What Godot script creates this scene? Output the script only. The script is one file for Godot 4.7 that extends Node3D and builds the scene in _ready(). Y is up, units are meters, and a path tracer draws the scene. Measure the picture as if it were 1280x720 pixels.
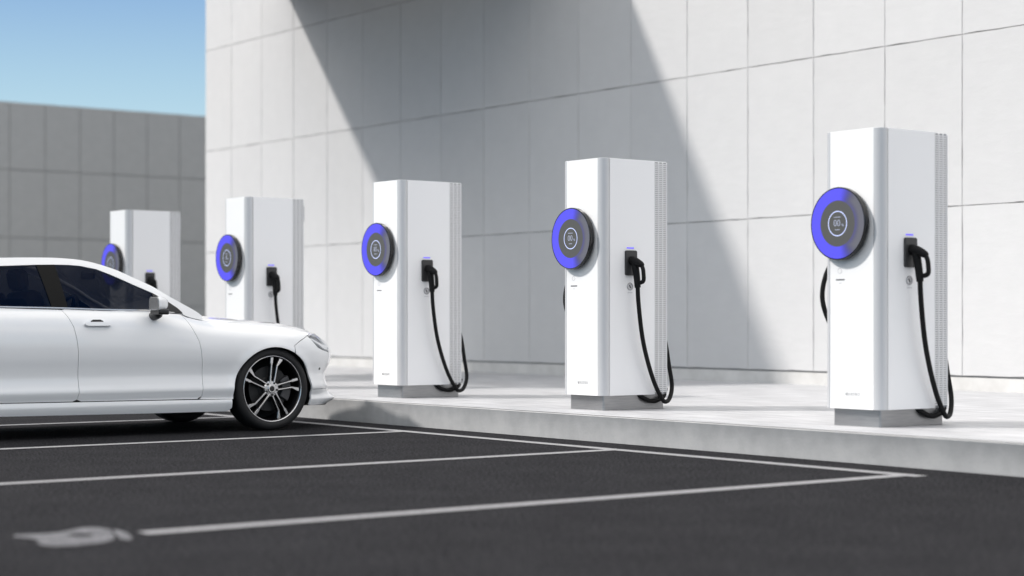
extends Node3D

# World: x runs along the kerb, +z points from the chargers to the road, y = 0 is the top of the pavement.
const ROAD := -0.2006
const WALL_Z := -5.578
const PITCH := 1.0287          # width of one facade panel
var M := {}
var mesh_cache := {}

func _ready() -> void:
	# ------------------------------------------------------------------ camera
	var cam := Camera3D.new()
	cam.name = "camera"
	cam.keep_aspect = Camera3D.KEEP_HEIGHT
	var attr := CameraAttributesPhysical.new()
	attr.frustum_focal_length = 76.5
	attr.frustum_focus_distance = 14.6
	attr.exposure_aperture = 1.25
	cam.attributes = attr
	cam.projection = Camera3D.PROJECTION_FRUSTUM
	cam.near = 0.1
	cam.far = 1500.0
	cam.size = 0.1 * 720.0 / 2295.57
	cam.frustum_offset = Vector2(0, 0.1 * 39.707 / 2295.57)
	cam.position = Vector3(7.8585, 0.7195, 9.3001)
	cam.rotation.y = deg_to_rad(52.943)
	add_child(cam)
	cam.current = true
	# ------------------------------------------------------------------ sky, sun
	var sm := PanoramaSkyMaterial.new()
	sm.panorama = sky_image()
	sm.energy_multiplier = 1.0
	var sky := Sky.new()
	sky.sky_material = sm
	var env := Environment.new()
	env.background_mode = Environment.BG_SKY
	env.sky = sky
	env.tonemap_mode = Environment.TONE_MAPPER_LINEAR
	env.tonemap_exposure = 1.15
	env.sdfgi_enabled = true
	env.ssao_enabled = true
	env.ssil_enabled = true
	var we := WorldEnvironment.new()
	we.environment = env
	add_child(we)
	var sun := DirectionalLight3D.new()
	sun.name = "sun"
	sun.light_energy = 0.97
	sun.light_color = Color(1.0, 0.98, 0.96)
	sun.light_angular_distance = 2.8
	sun.shadow_enabled = true
	add_child(sun)
	sun.look_at_from_position(Vector3.ZERO, Vector3(0.69, -1.0, -0.914), Vector3.UP)

	make_materials()
	setting()
	facade()
	far_wall()
	shade_canopy()
	chargers()
	car()

# Clear pale blue low down, broken white cloud over the rest, all the way round.
func sky_image() -> ImageTexture:
	var w := 512
	var h := 256
	var n := FastNoiseLite.new()
	n.seed = 4
	n.noise_type = FastNoiseLite.TYPE_SIMPLEX_SMOOTH
	n.frequency = 1.1
	n.fractal_octaves = 4
	var blue := [[0.0, Vector3(0.52, 0.66, 0.72)], [5.0, Vector3(0.47, 0.65, 0.73)], [7.0, Vector3(0.38, 0.57, 0.70)], [10.0, Vector3(0.245, 0.41, 0.64)], [25.0, Vector3(0.20, 0.34, 0.54)], [90.0, Vector3(0.16, 0.28, 0.50)]]
	var im := Image.create(w, h, false, Image.FORMAT_RGBF)
	for y in h:
		var el := (0.5 - (y + 0.5) / h) * 180.0
		var base := Vector3(0.25, 0.25, 0.25)
		if el >= 0.0:
			for k in blue.size() - 1:
				if el >= blue[k][0] and el <= blue[k + 1][0]:
					base = (blue[k][1] as Vector3).lerp(blue[k + 1][1], (el - blue[k][0]) / (blue[k + 1][0] - blue[k][0]))
		for x in w:
			var c := base
			if el > 0.0:
				var az := TAU * x / w
				var d := Vector3(cos(az) * cos(deg_to_rad(el)), sin(deg_to_rad(el)), sin(az) * cos(deg_to_rad(el)))
				var q := Vector2(d.x, d.z) / (d.y + 0.25)
				var v := n.get_noise_2d(q.x, q.y) * 0.5 + 0.5
				var cover := smoothstep(0.30, 0.55, v) * smoothstep(11.0, 24.0, el)
				c = base.lerp(Vector3(1.62, 1.55, 1.47) * (0.85 + 0.3 * v), cover)
			im.set_pixel(x, y, Color(c.x, c.y, c.z))
	return ImageTexture.create_from_image(im)

# ---------------------------------------------------------------------- helpers
func lin(r: float, g: float, b: float) -> Color:
	return Color(r, g, b).linear_to_srgb()

func mat(key: String, c: Color, rough := 0.6, metal := 0.0) -> StandardMaterial3D:
	var m := StandardMaterial3D.new()
	m.albedo_color = c
	m.roughness = rough
	m.metallic = metal
	M[key] = m
	return m

func tag(o: Node, label := "", category := "", group := "", kind := "") -> void:
	if label: o.set_meta("label", label)
	if category: o.set_meta("category", category)
	if group: o.set_meta("group", group)
	if kind: o.set_meta("kind", kind)

func put(mesh: Mesh, called: String, m: Material, parent: Node, at := Vector3.ZERO) -> MeshInstance3D:
	var o := MeshInstance3D.new()
	o.mesh = mesh
	o.name = called
	o.material_override = m
	o.position = at
	parent.add_child(o, true)
	return o

func root(called: String, at := Vector3.ZERO) -> Node3D:
	var o := Node3D.new()
	o.name = called
	o.position = at
	add_child(o, true)
	return o

func tri(st: SurfaceTool, a: Vector3, b: Vector3, c: Vector3, out: Vector3) -> void:
	# front faces run clockwise seen from `out`
	if (b - a).cross(c - a).dot(out) > 0:
		st.add_vertex(a); st.add_vertex(c); st.add_vertex(b)
	else:
		st.add_vertex(a); st.add_vertex(b); st.add_vertex(c)

func quad(st: SurfaceTool, a: Vector3, b: Vector3, c: Vector3, d: Vector3, out: Vector3) -> void:
	tri(st, a, b, c, out)
	tri(st, a, c, d, out)

func begin() -> SurfaceTool:
	var st := SurfaceTool.new()
	st.begin(Mesh.PRIMITIVE_TRIANGLES)
	return st

func finish(st: SurfaceTool) -> ArrayMesh:
	st.generate_normals()
	return st.commit()

func box_into(st: SurfaceTool, lo: Vector3, hi: Vector3) -> void:
	st.set_smooth_group(-1)
	var p := func(i: int) -> Vector3: return Vector3(hi.x if i & 1 else lo.x, hi.y if i & 2 else lo.y, hi.z if i & 4 else lo.z)
	quad(st, p.call(0), p.call(1), p.call(3), p.call(2), Vector3.FORWARD)
	quad(st, p.call(4), p.call(5), p.call(7), p.call(6), Vector3.BACK)
	quad(st, p.call(0), p.call(2), p.call(6), p.call(4), Vector3.LEFT)
	quad(st, p.call(1), p.call(3), p.call(7), p.call(5), Vector3.RIGHT)
	quad(st, p.call(0), p.call(1), p.call(5), p.call(4), Vector3.DOWN)
	quad(st, p.call(2), p.call(3), p.call(7), p.call(6), Vector3.UP)

func box(lo: Vector3, hi: Vector3) -> ArrayMesh:
	var st := begin()
	box_into(st, lo, hi)
	return finish(st)

func inset_poly(poly: PackedVector2Array, d: float) -> PackedVector2Array:
	# moves every vertex inwards along its mitre; the number of vertices stays
	var n := poly.size()
	var area := 0.0
	for i in n: area += poly[i].cross(poly[(i + 1) % n])
	var sgn := 1.0 if area > 0 else -1.0
	var r := PackedVector2Array()
	for i in n:
		var e0 := (poly[i] - poly[(i + n - 1) % n]).normalized()
		var e1 := (poly[(i + 1) % n] - poly[i]).normalized()
		var n0 := Vector2(-e0.y, e0.x) * sgn
		var n1 := Vector2(-e1.y, e1.x) * sgn
		var b := (n0 + n1).normalized()
		r.append(poly[i] + b * (d / maxf(0.3, b.dot(n0))))
	return r

# prism of a polygon drawn in the plane axes (u, v), from h0 to h1 along w, edges chamfered
func prism(poly: PackedVector2Array, h0: float, h1: float, bevel := 0.004, plane := "xz", smooth_sides := true) -> ArrayMesh:
	var st := begin()
	var to3 := func(p: Vector2, h: float) -> Vector3:
		if plane == "xz": return Vector3(p.x, h, p.y)
		if plane == "xy": return Vector3(p.x, p.y, h)
		return Vector3(h, p.y, p.x)     # "zy"
	var up: Vector3 = to3.call(Vector2.ZERO, 1.0)
	var small := inset_poly(poly, bevel) if bevel > 0 else poly
	var rings := [[small, h0], [poly, h0 + bevel], [poly, h1 - bevel], [small, h1]] if bevel > 0 else [[poly, h0], [poly, h1]]
	var n := poly.size()
	var mid := Vector2.ZERO
	for p in poly: mid += p / n
	for k in rings.size() - 1:
		st.set_smooth_group(k + 1 if smooth_sides else -1)
		for i in n:
			var j := (i + 1) % n
			var a: Vector3 = to3.call(rings[k][0][i], rings[k][1])
			var b: Vector3 = to3.call(rings[k][0][j], rings[k][1])
			var c: Vector3 = to3.call(rings[k + 1][0][j], rings[k + 1][1])
			var d: Vector3 = to3.call(rings[k + 1][0][i], rings[k + 1][1])
			var e := poly[j] - poly[i]
			var nn := Vector2(e.y, -e.x)
			if nn.dot((poly[i] + poly[j]) * 0.5 - mid) < 0: nn = -nn
			quad(st, a, b, c, d, to3.call(nn, 0.0))
	st.set_smooth_group(-1)
	var t := Geometry2D.triangulate_polygon(small)
	for i in range(0, t.size(), 3):
		tri(st, to3.call(small[t[i]], h0), to3.call(small[t[i + 1]], h0), to3.call(small[t[i + 2]], h0), -up)
		tri(st, to3.call(small[t[i]], h1), to3.call(small[t[i + 1]], h1), to3.call(small[t[i + 2]], h1), up)
	return finish(st)

func rounded(lo: Vector2, hi: Vector2, r: float, seg := 5) -> PackedVector2Array:
	var p := PackedVector2Array()
	var cs := [Vector2(hi.x - r, hi.y - r), Vector2(lo.x + r, hi.y - r), Vector2(lo.x + r, lo.y + r), Vector2(hi.x - r, lo.y + r)]
	for k in 4:
		for i in seg + 1:
			var a := (k + float(i) / seg) * PI / 2
			p.append(cs[k] + Vector2(cos(a), sin(a)) * r)
	return p

func tube_into(st: SurfaceTool, pts: Array, radii: Array, seg := 12, caps := true) -> void:
	# smooth tube through pts (already dense)
	st.set_smooth_group(1)
	var n := pts.size()
	var rings := []
	var nor := Vector3.ZERO
	for i in n:
		var t: Vector3 = (pts[mini(i + 1, n - 1)] - pts[maxi(i - 1, 0)]).normalized()
		if nor == Vector3.ZERO:
			nor = t.cross(Vector3(0.31, 0.2, 0.93)).normalized()
		nor = (nor - t * nor.dot(t)).normalized()
		var bi := t.cross(nor)
		var ring := []
		for k in seg:
			var a := TAU * k / seg
			ring.append(pts[i] + (nor * cos(a) + bi * sin(a)) * float(radii[i]))
		rings.append(ring)
	for i in n - 1:
		for k in seg:
			var k2 := (k + 1) % seg
			var c: Vector3 = (rings[i][k] + rings[i + 1][k2]) * 0.5 - (pts[i] + pts[i + 1]) * 0.5
			quad(st, rings[i][k], rings[i][k2], rings[i + 1][k2], rings[i + 1][k], c)
	if caps:
		st.set_smooth_group(2)
		for e in [[0, 1], [n - 1, n - 2]]:
			var out: Vector3 = pts[e[0]] - pts[e[1]]
			for k in range(1, seg - 1):
				tri(st, rings[e[0]][0], rings[e[0]][k], rings[e[0]][k + 1], out)

func spline(pts: Array, per := 8) -> Array:
	var r := []
	for i in pts.size() - 1:
		var a = pts[maxi(i - 1, 0)]
		var d = pts[mini(i + 2, pts.size() - 1)]
		for k in per:
			r.append(pts[i].cubic_interpolate(pts[i + 1], a, d, float(k) / per))
	r.append(pts[pts.size() - 1])
	return r

func tube(pts: Array, radius: float, seg := 12) -> ArrayMesh:
	var st := begin()
	var rad := []
	for p in pts: rad.append(radius)
	tube_into(st, pts, rad, seg)
	return finish(st)

# lathe around the axis `ax` (0 = x, 2 = z): profile of (radius, height)
func lathe(profile: Array, seg := 48, ax := 2, sharp := true) -> ArrayMesh:
	var st := begin()
	var at := func(p: Vector2, k: int) -> Vector3:
		var a := TAU * k / seg
		return Vector3(cos(a) * p.x, sin(a) * p.x, p.y) if ax == 2 else Vector3(p.y, sin(a) * p.x, cos(a) * p.x)
	for i in profile.size() - 1:
		st.set_smooth_group(i + 1 if sharp else 1)
		var a: Vector2 = profile[i]
		var b: Vector2 = profile[i + 1]
		var e := b - a
		for k in seg:
			# outward is to the right of the profile's direction
			var nr := Vector2(e.y, -e.x)
			var ang := TAU * (k + 0.5) / seg
			var out := Vector3(cos(ang) * nr.x, sin(ang) * nr.x, nr.y) if ax == 2 else Vector3(nr.y, sin(ang) * nr.x, cos(ang) * nr.x)
			if a.x < 1e-6: tri(st, at.call(a, k), at.call(b, k), at.call(b, k + 1), out)
			elif b.x < 1e-6: tri(st, at.call(a, k), at.call(b, k), at.call(a, k + 1), out)
			else: quad(st, at.call(a, k), at.call(a, k + 1), at.call(b, k + 1), at.call(b, k), out)
	return finish(st)

# ---------------------------------------------------------------------- textures and materials
func noise_image(size: int, freq: float, octaves: int, seed_: int, stretch := Vector2.ONE) -> Image:
	var n := FastNoiseLite.new()
	n.seed = seed_
	n.noise_type = FastNoiseLite.TYPE_SIMPLEX_SMOOTH
	n.frequency = freq
	n.fractal_octaves = octaves
	var im := n.get_seamless_image(int(size * stretch.x), int(size * stretch.y))
	if stretch != Vector2.ONE: im.resize(size, size, Image.INTERPOLATE_CUBIC)
	return im

func blend_noise(list: Array, size: int, lo: Color, hi: Color, gain := 1.0) -> ImageTexture:
	# list of [image, weight]; colours between lo and hi (sRGB)
	var im := Image.create(size, size, true, Image.FORMAT_RGB8)
	for y in size:
		for x in size:
			var v := 0.0
			for l in list: v += (l[0].get_pixel(x, y).r - 0.5) * l[1]
			im.set_pixel(x, y, lo.lerp(hi, clampf(0.5 + v * gain, 0, 1)))
	im.generate_mipmaps()
	return ImageTexture.create_from_image(im)

func bump(list: Array, size: int, scale_: float) -> ImageTexture:
	var im := Image.create(size, size, false, Image.FORMAT_RGB8)
	for y in size:
		for x in size:
			var v := 0.5
			for l in list: v += (l[0].get_pixel(x, y).r - 0.5) * l[1]
			im.set_pixel(x, y, Color(v, v, v))
	im.bump_map_to_normal_map(scale_)
	im.generate_mipmaps()
	return ImageTexture.create_from_image(im)

func triplanar(m: StandardMaterial3D, per_metre: float, albedo: Texture2D, normal: Texture2D = null, ns := 1.0) -> void:
	m.uv1_triplanar = true
	m.uv1_world_triplanar = true
	m.uv1_scale = Vector3.ONE * per_metre
	m.uv1_triplanar_sharpness = 8.0
	if albedo: m.albedo_texture = albedo
	if normal:
		m.normal_enabled = true
		m.normal_texture = normal
		m.normal_scale = ns

func make_materials() -> void:
	var coarse := noise_image(512, 0.008, 4, 3)
	var mid := noise_image(512, 0.03, 4, 5)
	var fine := noise_image(512, 0.2, 2, 9)
	var streak := noise_image(512, 0.03, 4, 13, Vector2(0.25, 1.0))
	var brushed := noise_image(512, 0.12, 3, 17, Vector2(0.06, 1.0))
	# plastered facade panels
	var plaster_n := bump([[streak, 0.5], [fine, 0.25], [mid, 0.4]], 512, 5.0)
	for k in 3:
		var t := [0.0, -0.012, 0.01][k] as float
		var m := mat("panel%d" % k, Color(1, 1, 1), 0.85)
		triplanar(m, 0.55, blend_noise([[coarse, 0.8], [fine, 0.35], [streak, 0.3]], 512, lin(0.575 + t, 0.572 + t, 0.570 + t), lin(0.602 + t, 0.599 + t, 0.596 + t)), plaster_n, 0.14)
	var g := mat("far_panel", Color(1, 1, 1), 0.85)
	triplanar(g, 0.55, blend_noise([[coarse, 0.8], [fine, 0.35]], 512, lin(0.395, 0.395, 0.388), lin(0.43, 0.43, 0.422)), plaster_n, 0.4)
	mat("cladding", lin(0.09, 0.092, 0.097), 0.6)
	mat("joint", lin(0.30, 0.30, 0.305), 0.9)
	var pl := mat("plinth", Color(1, 1, 1), 0.8)
	triplanar(pl, 0.5, blend_noise([[coarse, 1.0], [mid, 0.5]], 512, lin(0.56, 0.55, 0.53), lin(0.66, 0.65, 0.63)), null)
	# kerb face: cloudy cast concrete
	var kb := mat("kerb", Color(1, 1, 1), 0.75)
	triplanar(kb, 0.45, blend_noise([[coarse, 1.4], [mid, 0.9], [fine, 0.35]], 512, lin(0.37, 0.37, 0.37), lin(0.44, 0.44, 0.438)), bump([[fine, 0.5]], 512, 1.5), 0.2)
	# pavement top: pale brushed concrete
	var pv := mat("pavement", Color(1, 1, 1), 0.5)
	triplanar(pv, 0.35, blend_noise([[streak, 0.9], [brushed, 0.8], [coarse, 0.5]], 512, lin(0.38, 0.383, 0.395), lin(0.575, 0.578, 0.592)), bump([[brushed, 0.6], [fine, 0.2]], 512, 2.0), 0.3)
	# asphalt
	var grit := noise_image(512, 0.35, 2, 21)
	var asph := mat("asphalt", Color(1, 1, 1), 0.95)
	asph.metallic_specular = 0.15
	triplanar(asph, 0.33, blend_noise([[grit, 2.6], [fine, 0.8], [coarse, 0.2]], 512, lin(0.004, 0.004, 0.0048), lin(0.054, 0.054, 0.058)), bump([[grit, 0.9], [fine, 0.4]], 512, 3.0), 0.5)
	var paint := mat("paint", Color(1, 1, 1), 0.7)
	triplanar(paint, 1.7, blend_noise([[grit, 0.9], [mid, 1.0], [coarse, 0.6]], 512, lin(0.23, 0.23, 0.238), lin(0.34, 0.34, 0.35)), null)
	var worn := mat("worn_paint", Color(1, 1, 1), 0.8)
	triplanar(worn, 2.3, blend_noise([[grit, 1.2], [mid, 1.4], [coarse, 0.6]], 512, lin(0.05, 0.05, 0.055), lin(0.19, 0.19, 0.205)), null)
	# charger
	var ch := mat("shell", lin(0.87, 0.87, 0.87), 0.32)
	ch.clearcoat_enabled = true
	ch.clearcoat = 0.25
	ch.clearcoat_roughness = 0.25
	var sp := mat("side", Color(1, 1, 1), 0.45)
	triplanar(sp, 2.0, blend_noise([[fine, 0.9], [grit, 0.9]], 512, lin(0.82, 0.82, 0.83), lin(0.89, 0.89, 0.90)), bump([[grit, 0.6]], 512, 1.5), 0.12)
	mat("corner", lin(0.58, 0.585, 0.60), 0.35, 0.15)
	mat("vent", lin(0.74, 0.74, 0.75), 0.45)
	mat("vent_dark", lin(0.34, 0.34, 0.35), 0.8)
	var steel := mat("steel", lin(0.36, 0.36, 0.365), 0.36, 0.85)
	triplanar(steel, 1.5, blend_noise([[brushed, 1.2]], 512, Color(0.93, 0.93, 0.93), Color(1, 1, 1)), null)
	mat("rubber", lin(0.006, 0.006, 0.0065), 0.6)
	M.rubber.metallic_specular = 0.3
	mat("black_gloss", lin(0.008, 0.008, 0.009), 0.12)
	mat("plate", lin(0.03, 0.03, 0.032), 0.4)
	mat("print", lin(0.10, 0.10, 0.11), 0.6)
	mat("faint_print", lin(0.55, 0.55, 0.57), 0.6)
	mat("bracket", lin(0.4, 0.4, 0.42), 0.3, 0.8)
	var led := mat("led_glow", lin(0.10, 0.08, 0.5), 0.4)
	led.emission_enabled = true
	led.emission = lin(0.16, 0.12, 1.0)
	led.emission_energy_multiplier = 0.75
	var tx := mat("screen_print", Color(0.62, 0.64, 0.7), 0.5)
	tx.emission_enabled = true
	tx.emission = Color(0.8, 0.84, 1.0)
	tx.emission_energy_multiplier = 0.15
	for k in 2: M["screen%d" % k] = screen_material(k)
	# car
	var w := mat("car_paint", lin(0.88, 0.885, 0.895), 0.3)
	w.clearcoat_enabled = true
	w.clearcoat = 1.0
	w.clearcoat_roughness = 0.03
	mat("tyre", lin(0.010, 0.010, 0.011), 0.7)
	mat("alloy", lin(0.58, 0.58, 0.59), 0.22, 1.0)
	mat("alloy_black", lin(0.008, 0.008, 0.009), 0.25)
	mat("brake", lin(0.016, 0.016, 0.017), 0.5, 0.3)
	mat("caliper", lin(0.05, 0.05, 0.055), 0.4)
	mat("chrome", lin(0.50, 0.50, 0.505), 0.25, 1.0)
	mat("mirror", lin(0.42, 0.43, 0.44), 0.25, 0.7)
	mat("trim_black", lin(0.012, 0.012, 0.013), 0.28)
	mat("pillar", lin(0.010, 0.010, 0.010), 0.5).metallic_specular = 0.2
	mat("under", lin(0.008, 0.008, 0.008), 0.9)
	mat("interior", lin(0.035, 0.036, 0.04), 0.7)
	mat("seat", lin(0.20, 0.17, 0.15), 0.6)
	var gl := mat("glass", Color(0.015, 0.06, 0.14, 0.82), 0.02)
	gl.metallic_specular = 0.12
	gl.transparency = BaseMaterial3D.TRANSPARENCY_ALPHA
	var lens := mat("lamp_lens", Color(0.8, 0.83, 0.86, 0.16), 0.02)
	lens.transparency = BaseMaterial3D.TRANSPARENCY_ALPHA
	mat("lamp_bowl", lin(0.12, 0.125, 0.135), 0.35, 0.3)
	mat("lamp_bar", lin(0.9, 0.9, 0.91), 0.2)
	mat("tail_lamp", lin(0.25, 0.01, 0.01), 0.1)

func screen_material(variant: int) -> StandardMaterial3D:
	var n := 384
	var col := Image.create(n, n, true, Image.FORMAT_RGB8)
	var emi := Image.create(n, n, true, Image.FORMAT_RGB8)
	var gray := Color(0.31, 0.31, 0.305)
	var purple := Color(0.36, 0.34, 0.99)
	for y in n:
		for x in n:
			var p := Vector2((x + 0.5) / n * 2 - 1, 1 - (y + 0.5) / n * 2)
			var r := p.length()
			var c := gray
			var e := Color.BLACK
			if r > 0.655:
				# the lit arc is whole on one half and fades out towards the other
				var th := absf(rad_to_deg(atan2(p.y, -p.x)))      # 0 at the start of the arc
				var f := 1.0 - smoothstep(94.0, 138.0, th) if variant == 0 else 1.0 - smoothstep(104.0, 156.0, th)
				var inner := (1.0 - smoothstep(0.655, 0.86, r)) * smoothstep(70.0, 110.0, th) * 0.35
				f = clampf(maxf(f, inner), 0, 1)
				c = Color(0.39, 0.39, 0.43).lerp(Color(0.08, 0.07, 0.30), f)
				e = Color.BLACK.lerp(purple, f)
			elif r > 0.335 and r < 0.36:
				c = Color(0.8, 0.84, 0.95)
				e = Color(0.45, 0.5, 0.75)
			col.set_pixel(x, y, c)
			emi.set_pixel(x, y, e)
	col.generate_mipmaps()
	emi.generate_mipmaps()
	var m := mat("screen%d" % variant, Color.WHITE, 0.5)
	m.albedo_texture = ImageTexture.create_from_image(col)
	m.emission_enabled = true
	m.emission = Color.BLACK
	m.emission_operator = BaseMaterial3D.EMISSION_OP_ADD
	m.emission_texture = ImageTexture.create_from_image(emi)
	m.emission_energy_multiplier = 0.8
	return m

# ---------------------------------------------------------------------- ground, kerb, markings
func sheet(pts: Array, y: float) -> ArrayMesh:
	var poly := PackedVector2Array(pts)
	var st := begin()
	st.set_smooth_group(-1)
	var t := Geometry2D.triangulate_polygon(poly)
	for i in range(0, t.size(), 3):
		tri(st, Vector3(poly[t[i]].x, y, poly[t[i]].y), Vector3(poly[t[i + 1]].x, y, poly[t[i + 1]].y), Vector3(poly[t[i + 2]].x, y, poly[t[i + 2]].y), Vector3.UP)
	return finish(st)

func strip(x0: float, x1: float, z0: float, z1: float, y: float) -> ArrayMesh:
	return sheet([Vector2(x0, z0), Vector2(x1, z0), Vector2(x1, z1), Vector2(x0, z1)], y)

func setting() -> void:
	var road := put(strip(-500, 500, -500, 500, ROAD), "road", M.asphalt, self)
	tag(road, "", "", "", "structure")
	var y := ROAD + 0.004
	var w := 0.056
	put(strip(-20.0, 0.72, 0.9015 - w, 0.9015 + w, y), "painted_line", M.paint, road)
	for s in [[0.6017, 5.81], [-2.0486, 6.0], [-4.7188, 6.0], [-7.5456, 6.0], [-10.3, 6.0], [-13.0, 6.0]]:
		put(strip(s[0] - w, s[0] + w, 0.9015 + w + 0.002, s[1], y), "painted_line", M.paint, road)
	# charging pictogram painted on the bay: a car outline with a cable and plug
	put(sheet([Vector2(0.33, 6.27), Vector2(0.36, 6.20), Vector2(0.37, 6.10), Vector2(0.30, 6.00), Vector2(0.25, 5.93), Vector2(0.28, 5.875), Vector2(0.38, 5.862), Vector2(0.50, 5.905), Vector2(0.505, 6.00), Vector2(0.46, 6.03), Vector2(0.45, 6.08), Vector2(0.50, 6.11), Vector2(0.565, 6.09), Vector2(0.58, 6.04), Vector2(0.525, 6.005), Vector2(0.52, 5.912), Vector2(0.64, 5.955), Vector2(0.76, 6.02), Vector2(0.82, 6.09), Vector2(0.84, 6.22), Vector2(0.82, 6.30), Vector2(0.74, 6.325), Vector2(0.66, 6.31), Vector2(0.60, 6.28), Vector2(0.55, 6.265), Vector2(0.48, 6.28), Vector2(0.40, 6.31)], y), "plug_symbol", M.worn_paint, road)
	put(sheet([Vector2(0.40, 5.860), Vector2(0.46, 5.845), Vector2(0.56, 5.86), Vector2(0.76, 5.93), Vector2(0.80, 5.965), Vector2(0.74, 5.98), Vector2(0.56, 5.915)], y), "plug_symbol", M.worn_paint, road)
	# raised pavement: a pale top on a cast kerb
	var pav := put(prism(PackedVector2Array([Vector2(-36.9, WALL_Z - 0.3), Vector2(16, WALL_Z - 0.3), Vector2(16, 0.30), Vector2(-36.9, 0.30)]), ROAD - 0.1, 0.0, 0.0), "pavement", M.pavement, self)
	tag(pav, "", "", "", "structure")
	var kerb := root("kerb")
	tag(kerb, "", "", "", "structure")
	put(prism(PackedVector2Array([Vector2(-36.9, 0.302), Vector2(16, 0.302), Vector2(16, 0.445), Vector2(-36.9, 0.445)]), ROAD - 0.1, -0.004, 0.006), "kerb_face", M.kerb, kerb)
	put(strip(-36.9, 16, 0.3005, 0.437, -0.0005), "kerb_top", M.pavement, kerb)

# ---------------------------------------------------------------------- facade
func panel_mesh(w: float, h: float, t: float, seed_: int) -> ArrayMesh:
	# a slab with a slightly ragged arris, in the xy plane, front at z = 0
	var rng := RandomNumberGenerator.new()
	rng.seed = seed_
	var p := PackedVector2Array()
	var cs := [Vector2(-w / 2, -h / 2), Vector2(w / 2, -h / 2), Vector2(w / 2, h / 2), Vector2(-w / 2, h / 2)]
	for k in 4:
		var a: Vector2 = cs[k]
		var b: Vector2 = cs[(k + 1) % 4]
		var n := int((b - a).length() / 0.13)
		var nrm := Vector2(-(b - a).y, (b - a).x).normalized()
		for i in n:
			p.append(a.lerp(b, (float(i) + (rng.randf_range(-0.3, 0.3) if i > 0 else 0.0)) / n) + nrm * (rng.randf() * rng.randf() * 0.009 if i > 0 else 0.0))
	var st := begin()
	var small := inset_poly(p, 0.003)
	var n2 := p.size()
	st.set_smooth_group(-1)
	for i in n2:
		var j := (i + 1) % n2
		var out := Vector3((p[i] + p[j]).x, (p[i] + p[j]).y, 0.0)
		quad(st, Vector3(small[i].x, small[i].y, 0), Vector3(small[j].x, small[j].y, 0), Vector3(p[j].x, p[j].y, -0.004), Vector3(p[i].x, p[i].y, -0.004), Vector3.BACK)
		quad(st, Vector3(p[i].x, p[i].y, -0.004), Vector3(p[j].x, p[j].y, -0.004), Vector3(p[j].x, p[j].y, -t), Vector3(p[i].x, p[i].y, -t), out)
	var tr := Geometry2D.triangulate_polygon(small)
	for i in range(0, tr.size(), 3):
		tri(st, Vector3(small[tr[i]].x, small[tr[i]].y, 0), Vector3(small[tr[i + 1]].x, small[tr[i + 1]].y, 0), Vector3(small[tr[i + 2]].x, small[tr[i + 2]].y, 0), Vector3.BACK)
	return finish(st)

func facade() -> void:
	var b := root("concrete_building", Vector3(-8, 0, WALL_Z))
	tag(b, "tall white building faced with large rectangular concrete panels behind the chargers", "building")
	var left := -20.62
	var right := 14.0
	put(box(Vector3(left + 0.01 + 8, -0.05, -14), Vector3(right + 8, 8.80, -0.03)), "wall_core", M.joint, b)
	put(box(Vector3(left + 8, 0.0, -0.029), Vector3(right + 8, 0.135, -0.006)), "plinth", M.plinth, b)
	var rows := [0.15, 1.877, 3.6155, 5.354, 7.09, 8.83]
	var shapes := []
	for k in 4: shapes.append(panel_mesh(PITCH - 0.003, 1.7385 - 0.004, 0.028, 40 + k))
	var rng := RandomNumberGenerator.new()
	rng.seed = 5
	var x := -4.262 - PITCH * 16
	while x < right:
		var x0 := maxf(x, left)
		for r in 5:
			var wid := x + PITCH - x0
			var o := put(shapes[rng.randi() % 4], "panel", M["panel%d" % (rng.randi() % 3)], b, Vector3((x0 + x + PITCH) / 2 + 8, (rows[r] + rows[r + 1]) / 2, rng.randf_range(-0.0015, 0.0015)))
			o.scale = Vector3(wid / PITCH, (rows[r + 1] - rows[r]) / 1.7385, 1)
		x += PITCH

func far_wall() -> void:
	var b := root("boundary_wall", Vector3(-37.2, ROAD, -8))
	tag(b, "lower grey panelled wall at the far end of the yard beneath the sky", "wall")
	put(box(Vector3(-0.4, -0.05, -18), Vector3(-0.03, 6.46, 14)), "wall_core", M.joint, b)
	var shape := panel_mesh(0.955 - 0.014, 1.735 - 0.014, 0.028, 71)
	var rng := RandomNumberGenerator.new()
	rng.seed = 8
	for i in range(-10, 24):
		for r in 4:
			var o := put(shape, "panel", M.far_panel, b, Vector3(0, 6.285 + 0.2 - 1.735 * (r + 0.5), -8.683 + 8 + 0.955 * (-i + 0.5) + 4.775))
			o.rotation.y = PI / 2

func shade_canopy() -> void:
	# unseen slab above the frame, outline shaped to throw the slanted shade on the facade
	var c := root("shade_canopy", Vector3(-14, 6.0, WALL_Z))
	tag(c, "unseen slab above the chargers, shaped to shade the building", "shade_canopy")
	var poly := PackedVector2Array([Vector2(-3.90, 0.0), Vector2(3.60, 0.0), Vector2(2.42, 8.63), Vector2(-2.68, 8.63)])
	put(prism(poly, 0.0, 0.5, 0.02, "xz", false), "slab", M.cladding, c)

# ---------------------------------------------------------------------- chargers
const CW := 0.2565      # half width
const CD := 0.34       # half depth

func text_mesh(s: String, size: float, depth := 0.002, spacing := 0) -> TextMesh:
	var t := TextMesh.new()
	var f := SystemFont.new()
	f.font_names = PackedStringArray(["Droid Sans"])
	if spacing:
		var v := FontVariation.new()
		v.base_font = f
		v.spacing_glyph = spacing
		t.font = v
	else:
		t.font = f
	t.text = s
	t.font_size = 32
	t.pixel_size = size / 32.0
	t.depth = depth
	return t

func once(key: String, make: Callable) -> Mesh:
	if not mesh_cache.has(key): mesh_cache[key] = make.call()
	return mesh_cache[key]

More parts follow.
